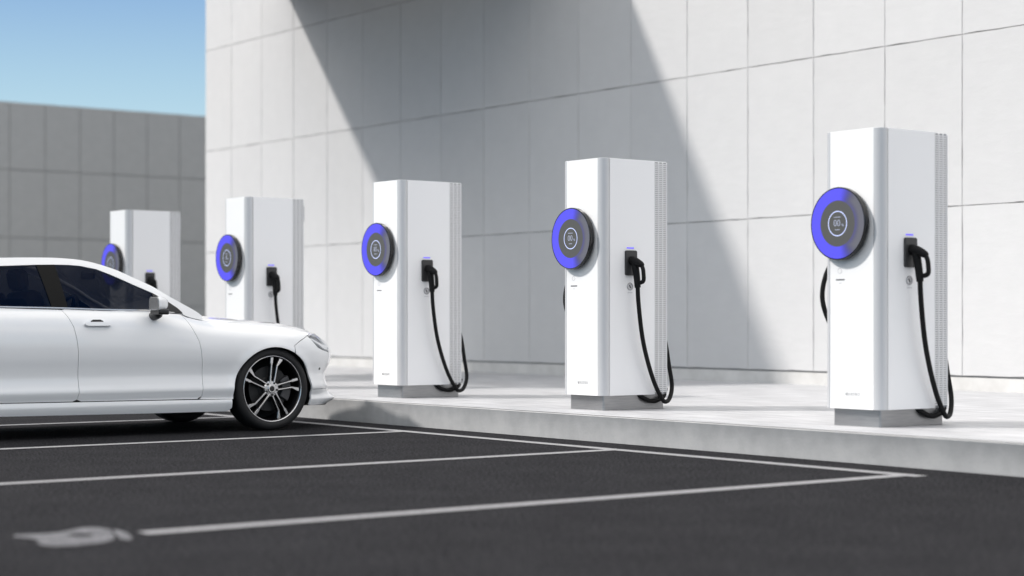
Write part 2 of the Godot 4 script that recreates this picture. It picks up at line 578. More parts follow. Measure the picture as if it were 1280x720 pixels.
func trim_shape(side: float) -> ArrayMesh:
	# quarter-round upright between the front cover and the side panel
	var p := PackedVector2Array()
	var r := 0.062
	for i in 9:
		var a := PI / 2 * i / 8.0
		p.append(Vector2(side * (CW - r + cos(a) * r), CD - r + sin(a) * r))
	p.append(Vector2(side * (CW - r), CD - 0.072))
	p.append(Vector2(side * CW, CD - 0.072))
	return prism(p, 0.117, 2.0, 0.002)

func vent_shape() -> ArrayMesh:
	var st := begin()
	var z0 := -CD + 0.004
	var z1 := -CD + 0.132
	var y := 0.135
	while y < 1.985:
		for s in [-1, 1]:
			var a := minf(s * (CW - 0.008), s * CW)
			var b := maxf(s * (CW - 0.008), s * CW)
			box_into(st, Vector3(a, y, z0), Vector3(b, y + 0.0105, z1))
		y += 0.0153
	return finish(st)

func connector_shape(side: float) -> ArrayMesh:
	var st := begin()
	var z := 0.053
	var at := func(x: float, y: float, dz := 0.0) -> Vector3: return Vector3(side * (CW + x), y, z + dz)
	# barrel out of the socket
	tube_into(st, spline([at.call(0.018, 1.190), at.call(0.05, 1.186), at.call(0.085, 1.176), at.call(0.125, 1.160), at.call(0.152, 1.147)], 4), [0.036, 0.036, 0.036, 0.036, 0.035, 0.034, 0.033, 0.032, 0.031, 0.030, 0.029, 0.028, 0.026, 0.025, 0.022, 0.019, 0.014], 14)
	# trigger guard
	var g := spline([at.call(0.135, 1.155), at.call(0.155, 1.12), at.call(0.162, 1.075), at.call(0.163, 1.035), at.call(0.145, 1.018), at.call(0.10, 1.010)], 5)
	var gr := []
	for i in g.size(): gr.append(0.0165)
	tube_into(st, g, gr, 10)
	# grip that runs on into the cable
	var h := spline([at.call(0.055, 1.175), at.call(0.068, 1.12), at.call(0.08, 1.06), at.call(0.092, 1.0, 0.004), at.call(0.095, 0.975, 0.004)], 5)
	var hr := []
	for i in h.size(): hr.append(lerpf(0.029, 0.024, float(i) / (h.size() - 1)))
	tube_into(st, h, hr, 12)
	return finish(st)

func cable_points(side: float) -> Array:
	var p := []
	if side > 0:
		for q in [[0.094, 1.0, -0.283], [0.097, 0.85, -0.290], [0.09, 0.60, -0.333], [0.08, 0.40, -0.397], [0.065, 0.214, -0.486], [0.05, 0.09, -0.577], [0.035, 0.058, -0.63], [0.0, 0.083, -0.708], [-0.05, 0.184, -0.778], [-0.075, 0.352, -0.768], [-0.10, 0.56, -0.745], [-0.13, 0.70, -0.70], [-0.16, 0.72, -0.64]]:
			p.append(Vector3(CW + q[0], q[1], CD + q[2]))
	else:
		for q in [[0.06, 1.165, -0.283], [0.105, 1.145, -0.25], [0.145, 1.07, -0.20], [0.170, 0.92, -0.17], [0.160, 0.78, -0.185], [0.12, 0.58, -0.27], [0.09, 0.36, -0.40], [0.06, 0.19, -0.50], [0.045, 0.085, -0.585], [0.03, 0.06, -0.64], [0.0, 0.09, -0.708], [-0.05, 0.184, -0.765], [-0.09, 0.352, -0.758], [-0.11, 0.56, -0.735], [-0.13, 0.66, -0.69], [-0.16, 0.68, -0.64]]:
			p.append(Vector3(-CW - q[0], q[1], CD + q[2]))
	return spline(p, 7)

func screen_disc() -> ArrayMesh:
	var st := begin()
	var n := 64
	st.set_smooth_group(-1)
	for i in n:
		for k in [0, i, i + 1] if false else [-1, i + 1, i]:
			var v := Vector2.ZERO if k < 0 else Vector2(cos(TAU * k / n), sin(TAU * k / n))
			st.set_uv(Vector2(v.x * 0.5 + 0.5, 0.5 - v.y * 0.5))
			st.add_vertex(Vector3(v.x, v.y, 0) * 0.238)
	return finish(st)

func charger(at: Vector3, label: String, percent: String, variant: int) -> void:
	var c := root("charging_post", at)
	tag(c, label, "charging station", "charging posts in a row on the pavement")
	put(once("base", func(): return prism(rounded(Vector2(-CW + 0.052, -CD - 0.003), Vector2(CW - 0.04, CD - 0.042), 0.018, 4), 0.0, 0.1165, 0.0015)), "base", M.steel, c)
	put(once("cover", func(): return prism(PackedVector2Array([Vector2(-CW + 0.0625, CD - 0.072), Vector2(CW - 0.0625, CD - 0.072), Vector2(CW - 0.0625, CD), Vector2(-CW + 0.0625, CD)]), 0.117, 2.0, 0.0012, "xz", false)), "front_cover", M.shell, c)
	for s in [-1.0, 1.0]: put(once("corner%d" % int(s), func(): return trim_shape(s)), "corner_trim", M.corner, c)
	put(once("core", func(): return box(Vector3(-CW + 0.012, 0.1172, -CD + 0.003), Vector3(CW - 0.012, 1.992, CD - 0.0735))), "inner_frame", M.vent_dark, c)
	for s in [-1.0, 1.0]:
		var lo := Vector2(minf(s * (CW - 0.011), s * CW), -CD + 0.137)
		var hi := Vector2(maxf(s * (CW - 0.011), s * CW), CD - 0.076)
		put(once("panel_side%d" % int(s), func(): return prism(PackedVector2Array([lo, Vector2(hi.x, lo.y), hi, Vector2(lo.x, hi.y)]), 0.117, 1.999, 0.0015, "xz", false)), "side_panel", M.side, c)
	put(once("lid", func(): return prism(PackedVector2Array([Vector2(-CW + 0.0115, -CD), Vector2(CW - 0.0115, -CD), Vector2(CW - 0.0115, CD - 0.075), Vector2(-CW + 0.0115, CD - 0.075)]), 1.992, 1.9985, 0.001, "xz", false)), "lid", M.shell, c)
	put(once("back", func(): return box(Vector3(-CW + 0.009, 0.117, -CD), Vector3(CW - 0.009, 1.9915, -CD + 0.003))), "back_panel", M.side, c)
	tag(put(once("vent", vent_shape), "vent_grille", M.vent, c), "", "", "", "stuff")
	var ribs := begin()
	for s in [-1, 1]:
		for z in [-CD, -CD + 0.042, -CD + 0.086, -CD + 0.130]:
			box_into(ribs, Vector3(minf(s * (CW - 0.009), s * (CW + 0.0006)), 0.1175, z), Vector3(maxf(s * (CW - 0.009), s * (CW + 0.0006)), 1.9912, z + 0.006))
	put(once("ribs", func(): return finish(ribs)), "vent_rib", M.vent, c)
	put(once("hinge", func(): return prism(rounded(Vector2(CW - 0.10, 1.76), Vector2(CW - 0.02, 1.93), 0.01, 3), -CD - 0.022, -CD - 0.001, 0.003, "xy")), "hinge", M.bracket, c)
	# round display on the front cover
	var dz := CD
	var dx := -0.0745
	var disc := put(once("disc", func(): return lathe([Vector2(0.0, 0.0), Vector2(0.236, 0.0), Vector2(0.244, 0.004), Vector2(0.247, 0.012), Vector2(0.247, 0.042), Vector2(0.245, 0.046), Vector2(0.2395, 0.047), Vector2(0.2385, 0.0445), Vector2(0.0, 0.0445)].map(func(v): return v), 72)), "display_housing", M.black_gloss, c, Vector3(dx, 1.370, dz + 0.012))
	put(once("neck", func(): return lathe([Vector2(0.16, -0.0125), Vector2(0.16, -0.0005)], 40)), "display_neck", M.black_gloss, disc)
	put(once("screen", screen_disc), "display_screen", M["screen%d" % variant], disc, Vector3(0, 0, 0.0455))
	put(text_mesh(percent, 0.056, 0.001), "screen_text", M.screen_print, disc, Vector3(-0.006, 0.002, 0.0462))
	put(once("pct", func(): return text_mesh("%", 0.026, 0.001)), "screen_text", M.screen_print, disc, Vector3(0.047 if percent.length() > 1 else 0.03, -0.012, 0.0462))
	put(once("t1", func(): return box(Vector3(-0.030, -0.0022, 0), Vector3(0.030, 0.0022, 0.001))), "screen_mark", M.screen_print, disc, Vector3(0, 0.043, 0.0462))
	put(once("t2", func(): return box(Vector3(-0.021, -0.0022, 0), Vector3(0.021, 0.0022, 0.001))), "screen_mark", M.screen_print, disc, Vector3(0, -0.042, 0.0462))
	# front print
	put(once("brand", func(): return text_mesh("MΛXERO", 0.029, 0.001, 4)), "lettering", M.print, c, Vector3(0.0095, 0.217, CD + 0.0004))
	put(once("dash", func(): return box(Vector3(-0.04, -0.0045, 0), Vector3(0.04, 0.0045, 0.001))), "card_mark", M.print, c, Vector3(-0.1015, 0.991, CD))
	put(once("dash2", func(): return box(Vector3(-0.012, -0.002, 0), Vector3(0.012, 0.002, 0.001))), "card_mark", M.faint_print, c, Vector3(-0.1015, 0.968, CD))
	put(once("nfc", func(): return lathe([Vector2(0.016, 0.0), Vector2(0.019, 0.0), Vector2(0.019, 0.001), Vector2(0.016, 0.001)], 24)), "card_mark", M.faint_print, c, Vector3(-0.1065, 1.052, CD))
	# socket, connector and cable on both sides
	for s in [-1.0, 1.0]:
		var pl := prism(rounded(Vector2(-0.006, 1.072), Vector2(0.112, 1.272), 0.014, 4), s * (CW + 0.0002), s * (CW + 0.019), 0.002 * s, "zy") if s > 0 else prism(rounded(Vector2(-0.006, 1.072), Vector2(0.112, 1.272), 0.014, 4), -CW - 0.019, -CW - 0.0002, 0.002, "zy")
		put(once("plate%d" % int(s), func(): return pl), "socket_plate", M.plate, c)
		put(once("bar%d" % int(s), func(): return box(Vector3(-0.0015, -0.005, -0.037), Vector3(0.0015, 0.005, 0.037))), "status_light", M.led_glow, c, Vector3(s * CW, 1.292, 0.053))
		put(once("gun%d" % int(s), func(): return connector_shape(s)), "connector", M.rubber, c)
		put(once("cable%d" % int(s), func(): return tube(cable_points(s), 0.0175, 12)), "cable", M.rubber, c)
		var bp := [Vector3(s * (CW - 0.055), 0.125, CD - 0.40), Vector3(s * (CW - 0.016), 0.085, CD - 0.455), Vector3(s * (CW - 0.014), 0.064, CD - 0.52), Vector3(s * (CW - 0.014), 0.068, CD - 0.585), Vector3(s * (CW - 0.02), 0.10, CD - 0.66), Vector3(s * (CW - 0.05), 0.16, CD - 0.71)]
		put(once("loop%d" % int(s), func(): return tube(spline(bp, 6), 0.0175, 12)), "cable", M.rubber, c)
		var bd := put(once("badge", func(): return lathe([Vector2(0.021, 0.0), Vector2(0.032, 0.0), Vector2(0.032, 0.004), Vector2(0.029, 0.006), Vector2(0.023, 0.006), Vector2(0.021, 0.004)], 24, 0)), "badge_ring", M.bracket, c, Vector3(s * (CW + 0.0002), 0.985, CD - 0.285))
		if s < 0: bd.rotation.y = PI
		put(once("bolt", func(): return box(Vector3(0, -0.014, -0.006), Vector3(0.002, 0.014, 0.006))), "badge_mark", M.print, bd).rotation.x = 0.5
		put(once("note", func(): return box(Vector3(0, -0.0025, -0.025), Vector3(0.001, 0.0025, 0.025))), "badge_mark", M.faint_print, bd, Vector3(0, -0.05, 0))

func chargers() -> void:
	var list := [
		[-11.8766, "white charging post nearest the grey boundary wall, seen above the car roof", "8", 1],
		[-9.0176, "second white charging post from the grey boundary wall, rising behind the car bonnet", "8", 1],
		[-6.1374, "white charging post with display reading 85, right beside the nose of the car", "85", 1],
		[-3.2656, "white charging post reading 00, between the post reading 85 and the end post", "00", 0],
		[-0.3924, "white charging post at the end of the row farthest from the grey boundary wall", "00", 0]]
	for l in list: charger(Vector3(l[0] - CW, 0, 0.0052 - CD), l[1], l[2], l[3])

# ---------------------------------------------------------------------- car
# Car axes: z runs from the front axle to the tail, x to the side that faces the bays, y = 0 on the road.
const PLAN := [[-0.80, 0.0], [-0.795, 0.2], [-0.775, 0.42], [-0.725, 0.62], [-0.635, 0.77], [-0.50, 0.862], [-0.30, 0.918], [0.0, 0.933], [0.5, 0.94], [1.2, 0.94], [2.2, 0.94], [3.0, 0.935], [3.4, 0.92], [3.75, 0.87], [3.98, 0.76], [4.09, 0.56], [4.14, 0.3], [4.15, 0.0]]
const YSH := [[-1.8, 0.70], [-1.1, 0.70], [-0.9, 0.715], [-0.75, 0.755], [-0.6, 0.80], [-0.45, 0.832], [-0.25, 0.853], [0.0, 0.873], [0.35, 0.895], [0.6, 0.912], [0.75, 0.94], [0.85, 0.957], [1.0, 0.972], [1.3, 0.982], [2.0, 0.99], [3.2, 1.0], [3.8, 1.0], [4.3, 0.98], [6.0, 0.95]]
const INS := [[0.10, 0.09], [0.17, 0.05], [0.25, 0.022], [0.285, 0.030], [0.32, 0.020], [0.36, 0.009], [0.41, 0.020], [0.47, 0.028], [0.54, 0.021], [0.62, 0.007], [0.70, 0.0], [0.76, 0.0], [0.83, 0.008], [0.90, 0.026], [0.96, 0.056], [1.0, 0.09]]
const TOPX := [[-1.5, 0.10], [-0.6, 0.14], [0.3, 0.15], [0.7, 0.12], [1.0, 0.09], [3.0, 0.09], [4.0, 0.12]]
const NOSE := [[0.10, 0.06], [0.19, 0.02], [0.235, -0.045], [0.265, -0.055], [0.30, -0.01], [0.335, 0.022], [0.36, 0.034], [0.45, 0.036], [0.56, 0.012], [0.66, 0.0], [0.8, 0.0]]
const ROOF := [[0.60, 0.955], [0.647, 0.988], [0.788, 1.060], [0.892, 1.113], [1.02, 1.188], [1.177, 1.260], [1.30, 1.316], [1.458, 1.366], [1.586, 1.392], [1.72, 1.402], [1.863, 1.405], [2.244, 1.394], [2.6, 1.365], [3.0, 1.295], [3.4, 1.170], [3.7, 1.06], [3.85, 1.005]]
var plan_pts := PackedVector2Array()
var plan_len := PackedFloat32Array()
var hood_edge := []

func herm(t: Array, x: float) -> float:
	var n := t.size()
	if x <= t[0][0]: return t[0][1]
	if x >= t[n - 1][0]: return t[n - 1][1]
	var i := 0
	while t[i + 1][0] < x: i += 1
	var m := func(k: int) -> float:
		var a := maxi(k - 1, 0)
		var b := mini(k + 1, n - 1)
		return (t[b][1] - t[a][1]) / (t[b][0] - t[a][0])
	var h: float = t[i + 1][0] - t[i][0]
	var u: float = (x - t[i][0]) / h
	return (2 * u * u * u - 3 * u * u + 1) * t[i][1] + (u * u * u - 2 * u * u + u) * h * m.call(i) + (-2 * u * u * u + 3 * u * u) * t[i + 1][1] + (u * u * u - u * u) * h * m.call(i + 1)

func build_plan() -> void:
	var n := PLAN.size()
	var at := func(i: int) -> Vector2:
		if i < 0: return Vector2(PLAN[1][0], -PLAN[1][1])
		if i >= n: return Vector2(PLAN[n - 2][0], -PLAN[n - 2][1])
		return Vector2(PLAN[i][0], PLAN[i][1])
	var ref := 0
	for i in n - 1:
		if i == 8: ref = plan_pts.size()
		for k in 16:
			plan_pts.append((at.call(i) as Vector2).cubic_interpolate(at.call(i + 1), at.call(i - 1), at.call(i + 2), k / 16.0))
	plan_pts.append(at.call(n - 1))
	plan_len.append(0.0)
	for i in range(1, plan_pts.size()): plan_len.append(plan_len[i - 1] + plan_pts[i].distance_to(plan_pts[i - 1]))
	var shift := 0.5 - plan_len[ref]
	for i in plan_len.size(): plan_len[i] += shift

func plan_tan(k: int) -> Vector2:
	k = clampi(k, 1, plan_pts.size() - 2)
	return (plan_pts[k + 1] - plan_pts[k - 1]).normalized()

func inset(a: float, y: float) -> float:
	var ys := herm(YSH, a)
	if y > ys:
		var t := y - ys
		return herm(TOPX, a) + 0.40 * t + 0.30 * t * t
	var v := y if y < 0.45 else 0.45 + (y - 0.45) * 0.55 / (ys - 0.45)
	var r := herm(INS, v)
	if v > 0.72: r *= 1 + (herm(TOPX, a) / 0.09 - 1) * (v - 0.72) / 0.28
	if a < -0.35: r += herm(NOSE, y) * smoothstep(-0.45, -0.85, a)
	# a little lip round the wheel openings
	for c in [0.0, 3.06]:
		var d := Vector2(a - c, y - 0.312).length() - 0.385
		r -= 0.010 * exp(-(d * d) / 0.0016)
	return r

func body(p: Vector2) -> Vector3:
	var i := clampi(plan_len.bsearch(p.x) - 1, 0, plan_len.size() - 2)
	var u := (p.x - plan_len[i]) / (plan_len[i + 1] - plan_len[i])
	var c := plan_pts[i].lerp(plan_pts[i + 1], u)
	var t := plan_tan(i).lerp(plan_tan(i + 1), u).normalized()
	var q := c - Vector2(-t.y, t.x) * inset(p.x, p.y)
	return Vector3(q.y, p.y, q.x)

func edge_at(s: float) -> Vector2:      # (x, y) of the bonnet's edge at length s
	for i in hood_edge.size() - 1:
		if hood_edge[i + 1].z >= s:
			var u: float = clampf((s - hood_edge[i].z) / maxf(1e-5, hood_edge[i + 1].z - hood_edge[i].z), 0, 1)
			var v: Vector3 = hood_edge[i].lerp(hood_edge[i + 1], u)
			return Vector2(v.x, v.y)
	var l: Vector3 = hood_edge[-1]
	return Vector2(l.x, l.y)

func hood(p: Vector2) -> Vector3:       # p = (length, share of the half width)
	var e := edge_at(p.x)
	var top := herm([[-0.82, 0.70], [-0.75, 0.77], [-0.65, 0.82], [-0.48, 0.872], [-0.3, 0.905], [0.0, 0.93], [0.3, 0.955], [0.75, 0.985]], p.x)
	var q := absf(p.y)
	var c := maxf(0.0, top - e.y)
	return Vector3(e.x * p.y, e.y + c * (1 - pow(q, 2.6)), p.x)

func roof(p: Vector2) -> Vector3:
	var y := herm(ROOF, p.x)
	var e := body(Vector2(p.x, y))
	var c := herm([[0.6, 0.005], [0.8, 0.01], [1.2, 0.015], [1.6, 0.015], [2.4, 0.02], [3.0, 0.03], [3.9, 0.02]], p.x)
	return Vector3(e.x * p.y, y + c * (1 - p.y * p.y), e.z)

func boot(p: Vector2) -> Vector3:
	var a := p.x
	var e := body(Vector2(a, herm(YSH, a)))
	return Vector3(e.x * p.y, e.y + 0.035 * (1 - p.y * p.y), e.z)

func dense(poly: PackedVector2Array, step: float) -> PackedVector2Array:
	var r := PackedVector2Array()
	for i in poly.size():
		var a := poly[i]
		var b := poly[(i + 1) % poly.size()]
		var n := maxi(1, int(ceil(a.distance_to(b) / step)))
		for k in n: r.append(a.lerp(b, float(k) / n))
	return r

# a curved panel: the polygon is drawn in the surface's own two coordinates, lifted to space by f
func skin(pts: Array, f: Callable, o := {}) -> ArrayMesh:
	var step: float = o.get("step", 0.04)
	var gap: float = o.get("gap", 0.0022)
	var out: float = o.get("out", 0.0)
	var skirt: float = o.get("skirt", 0.018)
	var mirror: bool = o.get("mirror", false)
	var poly := PackedVector2Array(pts)
	if Geometry2D.is_polygon_clockwise(poly): poly.reverse()
	if gap > 0:
		var off := Geometry2D.offset_polygon(poly, -gap)
		if off.size(): poly = off[0]
	poly = dense(poly, step * 0.55)
	var loops := [poly]
	for h in o.get("holes", []):
		var hp := PackedVector2Array(h)
		if Geometry2D.is_polygon_clockwise(hp): hp.reverse()
		loops.append(dense(hp, step * 0.55))
	var flip := Vector3(-1, 1, 1) if mirror else Vector3.ONE
	var centre: Vector3 = o.get("centre", Vector3(0, 0.55, 1.4))
	var seen := {}
	var lift := func(p: Vector2) -> Array:
		var key := Vector2i(roundi(p.x * 20000), roundi(p.y * 20000))
		if seen.has(key): return seen[key]
		var e := 0.004
		var d1: Vector3 = f.call(p + Vector2(e, 0)) - f.call(p - Vector2(e, 0))
		var d2: Vector3 = f.call(p + Vector2(0, e)) - f.call(p - Vector2(0, e))
		var n := d1.cross(d2).normalized()
		var v: Vector3 = f.call(p)
		if n.dot(v - Vector3(centre.x, centre.y, clampf(v.z, -0.2, 3.4))) < 0: n = -n
		seen[key] = [(v + n * out) * flip, n * flip]
		return seen[key]
	var st := begin()
	var face := func(p0: Vector2, p1: Vector2, p2: Vector2) -> void:
		var q := [lift.call(p0), lift.call(p1), lift.call(p2)]
		var c: Vector3 = (q[1][0] - q[0][0]).cross(q[2][0] - q[0][0])
		if c.length_squared() < 1e-16: return
		if c.dot(q[0][1]) > 0: q = [q[0], q[2], q[1]]
		for v in q:
			st.set_normal(v[1])
			st.add_vertex(v[0])
	var lo := poly[0]
	var hi := poly[0]
	for p in poly:
		lo = lo.min(p)
		hi = hi.max(p)
	var sy := step * 0.7
	var nx := int(ceil((hi.x - lo.x) / step))
	var ny := int(ceil((hi.y - lo.y) / sy))
	var edge := {}
	for l in loops:
		for i in l.size():
			var p0: Vector2 = (l[i] as Vector2).min(l[(i + 1) % l.size()]) - lo
			var p1: Vector2 = (l[i] as Vector2).max(l[(i + 1) % l.size()]) - lo
			for cx in range(int(floor(p0.x / step - 0.01)), int(floor(p1.x / step + 0.01)) + 1):
				for cy in range(int(floor(p0.y / sy - 0.01)), int(floor(p1.y / sy + 0.01)) + 1): edge[Vector2i(cx, cy)] = true
	for cx in nx:
		for cy in ny:
			var r0 := lo + Vector2(cx * step, cy * sy)
			var r1 := r0 + Vector2(step, sy)
			var cell := PackedVector2Array([r0, Vector2(r1.x, r0.y), r1, Vector2(r0.x, r1.y)])
			if not edge.has(Vector2i(cx, cy)):
				if inside((r0 + r1) * 0.5, loops):
					face.call(cell[0], cell[1], cell[2])
					face.call(cell[0], cell[2], cell[3])
				continue
			var parts := Geometry2D.intersect_polygons(cell, poly)
			for h in range(1, loops.size()):
				var left := []
				for q in parts: left.append_array(Geometry2D.clip_polygons(q, loops[h]))
				parts.assign(left)
			for q in parts:
				var t := Geometry2D.triangulate_polygon(q)
				for i in range(0, t.size(), 3): face.call(q[t[i]], q[t[i + 1]], q[t[i + 2]])
	if skirt > 0:
		for l in loops:
			var n: int = l.size()
			for i in n:
				var a: Array = lift.call(l[i])
				var b: Array = lift.call(l[(i + 1) % n])
				var side: Vector3 = (b[0] - a[0]).cross(a[1]).normalized()
				var a2: Vector3 = a[0] - a[1] * skirt
				var b2: Vector3 = b[0] - b[1] * skirt
				for q in [a[0], b[0], b2, a[0], b2, a2]:
					st.set_normal(side)
					st.add_vertex(q)
	return st.commit()

func inside(q: Vector2, loops: Array) -> bool:
	# even-odd count over the outline and its holes
	var r := false
	for l in loops:
		var n: int = l.size()
		for i in n:
			var p: Vector2 = l[i]
			var t: Vector2 = l[(i + 1) % n]
			if (p.y > q.y) != (t.y > q.y) and q.x < p.x + (t.x - p.x) * (q.y - p.y) / (t.y - p.y): r = not r
	return r

func v2(list: Array) -> Array:
	return list.map(func(p): return Vector2(p[0], p[1]))

func arc(c: Vector2, r: float, a0: float, a1: float, n: int) -> Array:
	var l := []
	for i in n + 1:
		var a := deg_to_rad(lerpf(a0, a1, float(i) / n))
		l.append(c + Vector2(cos(a), sin(a)) * r)
	return l

func along(tab: Array, a0: float, a1: float, n: int, dy := 0.0) -> Array:
	var l := []
	for i in n + 1:
		var a := lerpf(a0, a1, float(i) / n)
		l.append(Vector2(a, herm(tab, a) + dy))
	return l

func car() -> void:
	build_plan()
	for i in 60: hood_edge.append(body(Vector2(lerpf(plan_len[0] + 0.002, 0.70, i / 59.0), herm(YSH, lerpf(plan_len[0] + 0.002, 0.70, i / 59.0)))))
	var c := root("white_sedan", Vector3(-6.40, ROAD, 1.70))
	tag(c, "glossy white four-door car parked nose to the kerb with black and silver wheels", "car")
	var W: StandardMaterial3D = M.car_paint
	# outlines in the body's own coordinates
	var arch_f := Vector2(0.0, 0.312)
	var arch_r := Vector2(3.06, 0.312)
	var fender := v2([[0.801, 0.962], [0.777, 0.918], [0.732, 0.822], [0.695, 0.74], [0.678, 0.66], [0.664, 0.56], [0.658, 0.466], [0.659, 0.37], [0.664, 0.304], [0.68, 0.278], [0.60, 0.276]])
	fender += arc(arch_f, 0.38, -6.0, 120.0, 26)
	fender += v2([[-0.193, 0.704], [-0.26, 0.744], [-0.36, 0.785], [-0.42, 0.80], [-0.47, 0.815], [-0.50, 0.822]])
	fender += along(YSH, -0.49, 0.76, 24)
	fender.append(Vector2(0.785, 0.952))
	var lamp := v2([[-0.362, 0.784], [-0.48, 0.800], [-0.60, 0.780], [-0.72, 0.735], [-0.80, 0.675], [-0.76, 0.64], [-0.68, 0.635], [-0.59, 0.646], [-0.51, 0.664], [-0.452, 0.683], [-0.40, 0.735]])
	var bumper := [Vector2(-0.50, 0.822), Vector2(-0.47, 0.815), Vector2(-0.42, 0.80), Vector2(-0.36, 0.785), Vector2(-0.26, 0.744), Vector2(-0.193, 0.704)]
	bumper += arc(arch_f, 0.38, 121.5, 176.5, 14)
	bumper += v2([[-0.6, 0.336], [-0.9, 0.336]])
	bumper.append(Vector2(plan_len[0] + 0.003, 0.336))
	var splitter := arc(arch_f, 0.38, 176.5, 197.0, 5)
	splitter += v2([[-0.42, 0.198], [-0.6, 0.20], [-0.8, 0.215], [-1.2, 0.215]])
	splitter += [Vector2(plan_len[0] + 0.003, 0.215), Vector2(plan_len[0] + 0.003, 0.336), Vector2(-0.9, 0.336), Vector2(-0.6, 0.336)]
	bumper += along(YSH, plan_len[0] + 0.003, -0.51, 20)
	var front_door := v2([[0.801, 0.962], [0.777, 0.918], [0.732, 0.822], [0.695, 0.74], [0.678, 0.66], [0.664, 0.56], [0.658, 0.466], [0.659, 0.37], [0.664, 0.304], [0.70, 0.280], [1.03, 0.281], [1.70, 0.286], [1.735, 0.30], [1.722, 0.36], [1.723, 0.424], [1.728, 0.55], [1.733, 0.671], [1.745, 0.77], [1.766, 0.869], [1.80, 0.945], [1.835, 0.998], [1.81, 1.003], [1.48, 0.991], [1.07, 0.986], [0.93, 0.975]])
	var rear_door := v2([[1.735, 0.30], [1.722, 0.36], [1.723, 0.424], [1.728, 0.55], [1.733, 0.671], [1.745, 0.77], [1.766, 0.869], [1.80, 0.945], [1.835, 0.998], [2.32, 1.010], [2.9, 1.02], [3.0, 0.96], [2.93, 0.83], [2.82, 0.72]])
	rear_door += arc(arch_r, 0.40, 124.0, 168.0, 10)
	rear_door += v2([[2.60, 0.33], [2.55, 0.292], [2.3, 0.290], [1.77, 0.287]])
	var rocker := v2([[0.39, 0.273], [0.68, 0.276], [1.03, 0.279], [1.70, 0.284], [2.35, 0.289], [2.66, 0.290], [2.66, 0.185], [2.34, 0.187], [1.70, 0.181], [1.02, 0.174], [0.42, 0.171], [0.385, 0.20]])
	var quarter := v2([[2.9, 1.02], [3.0, 0.96], [2.93, 0.83], [2.82, 0.72]])
	quarter += arc(arch_r, 0.385, 124.0, 8.0, 20)
	quarter += v2([[3.60, 0.40], [3.75, 0.62], [4.1, 0.66]])
	quarter += v2([[4.25, 0.70], [4.25, 0.975]])
	quarter += along(YSH, 4.2, 2.95, 14, 0.0)
	var tail := v2([[3.4415, 0.37], [3.60, 0.40], [3.75, 0.62], [4.1, 0.66], [4.25, 0.70], [4.25, 0.975]])
	tail += along(YSH, 4.26, plan_len[-1] - 0.003, 8)
	tail += [Vector2(plan_len[-1] - 0.003, 0.22), Vector2(4.0, 0.22), Vector2(3.45, 0.24)]
	var rail := along(ROOF, 0.60, 3.85, 70)
	rail += v2([[3.9, 1.005], [3.0, 1.003], [2.93, 1.023], [3.02, 1.06], [3.0, 1.11], [2.88, 1.19], [2.6, 1.277], [2.259, 1.332], [1.967, 1.346], [1.815, 1.350], [1.70, 1.350], [1.602, 1.344], [1.473, 1.320], [1.38, 1.285], [1.288, 1.246], [1.194, 1.203], [1.034, 1.135], [0.905, 1.064], [0.825, 1.013], [0.79, 0.982], [0.782, 0.960], [0.72, 0.937], [0.60, 0.915]])
	var trim := v2([[0.79, 0.975], [0.825, 1.013], [0.905, 1.064], [1.034, 1.135], [1.034, 0.990], [0.93, 0.980], [0.86, 0.974]])
	var win_f := v2([[1.034, 1.135], [1.194, 1.203], [1.288, 1.246], [1.38, 1.285], [1.473, 1.320], [1.602, 1.344], [1.70, 1.350], [1.815, 1.350], [1.779, 1.009], [1.482, 1.001], [1.069, 0.996], [1.034, 0.994]])
	var pillar := v2([[1.815, 1.350], [1.967, 1.346], [1.909, 1.014], [1.779, 1.009]])
	var win_r := v2([[1.967, 1.346], [2.259, 1.332], [2.6, 1.277], [2.88, 1.19], [3.0, 1.11], [3.02, 1.06], [2.93, 1.027], [2.32, 1.02], [1.909, 1.014]])
	var belt := v2([[0.86, 0.971], [0.93, 0.977], [1.07, 0.988], [1.48, 0.993], [1.81, 1.004], [2.32, 1.012], [2.92, 1.021], [2.92, 1.030], [2.32, 1.022], [1.81, 1.014], [1.48, 1.004], [1.07, 0.999], [0.93, 0.986], [0.87, 0.980]])
	for mirror in [false, true]:
		var o := {"mirror": mirror, "step": 0.028}
		put(skin(fender, body, o), "front_fender", W, c)
		put(skin(bumper, body, {"mirror": mirror, "holes": [lamp], "step": 0.028}), "front_bumper", W, c)
		put(skin(splitter, body, {"mirror": mirror, "step": 0.022}), "front_splitter", W, c)
		var fd := put(skin(front_door, body, o), "front_door", W, c)
		var rd := put(skin(rear_door, body, o), "rear_door", W, c)
		put(skin(rocker, body, {"mirror": mirror, "step": 0.03}), "sill", W, c)
		put(skin(quarter, body, o), "rear_quarter", W, c)
		put(skin(tail, body, o), "rear_bumper", W, c)
		put(skin(rail, body, {"mirror": mirror, "step": 0.03, "gap": 0.001}), "roof_rail", W, c)
		put(skin(trim, body, {"mirror": mirror, "gap": 0.0, "out": 0.001}), "mirror_trim", M.trim_black, c)
		put(skin(pillar, body, {"mirror": mirror, "gap": 0.0, "out": 0.001}), "door_pillar", M.pillar, c)
		put(skin(win_f, body, {"mirror": mirror, "gap": 0.001, "out": -0.004, "skirt": 0.0}), "side_window", M.glass, fd)
		put(skin(win_r, body, {"mirror": mirror, "gap": 0.001, "out": -0.004, "skirt": 0.0}), "side_window", M.glass, rd)
		put(skin(belt, body, {"mirror": mirror, "gap": 0.0, "out": 0.004, "skirt": 0.006, "step": 0.02}), "window_trim", M.chrome, c)
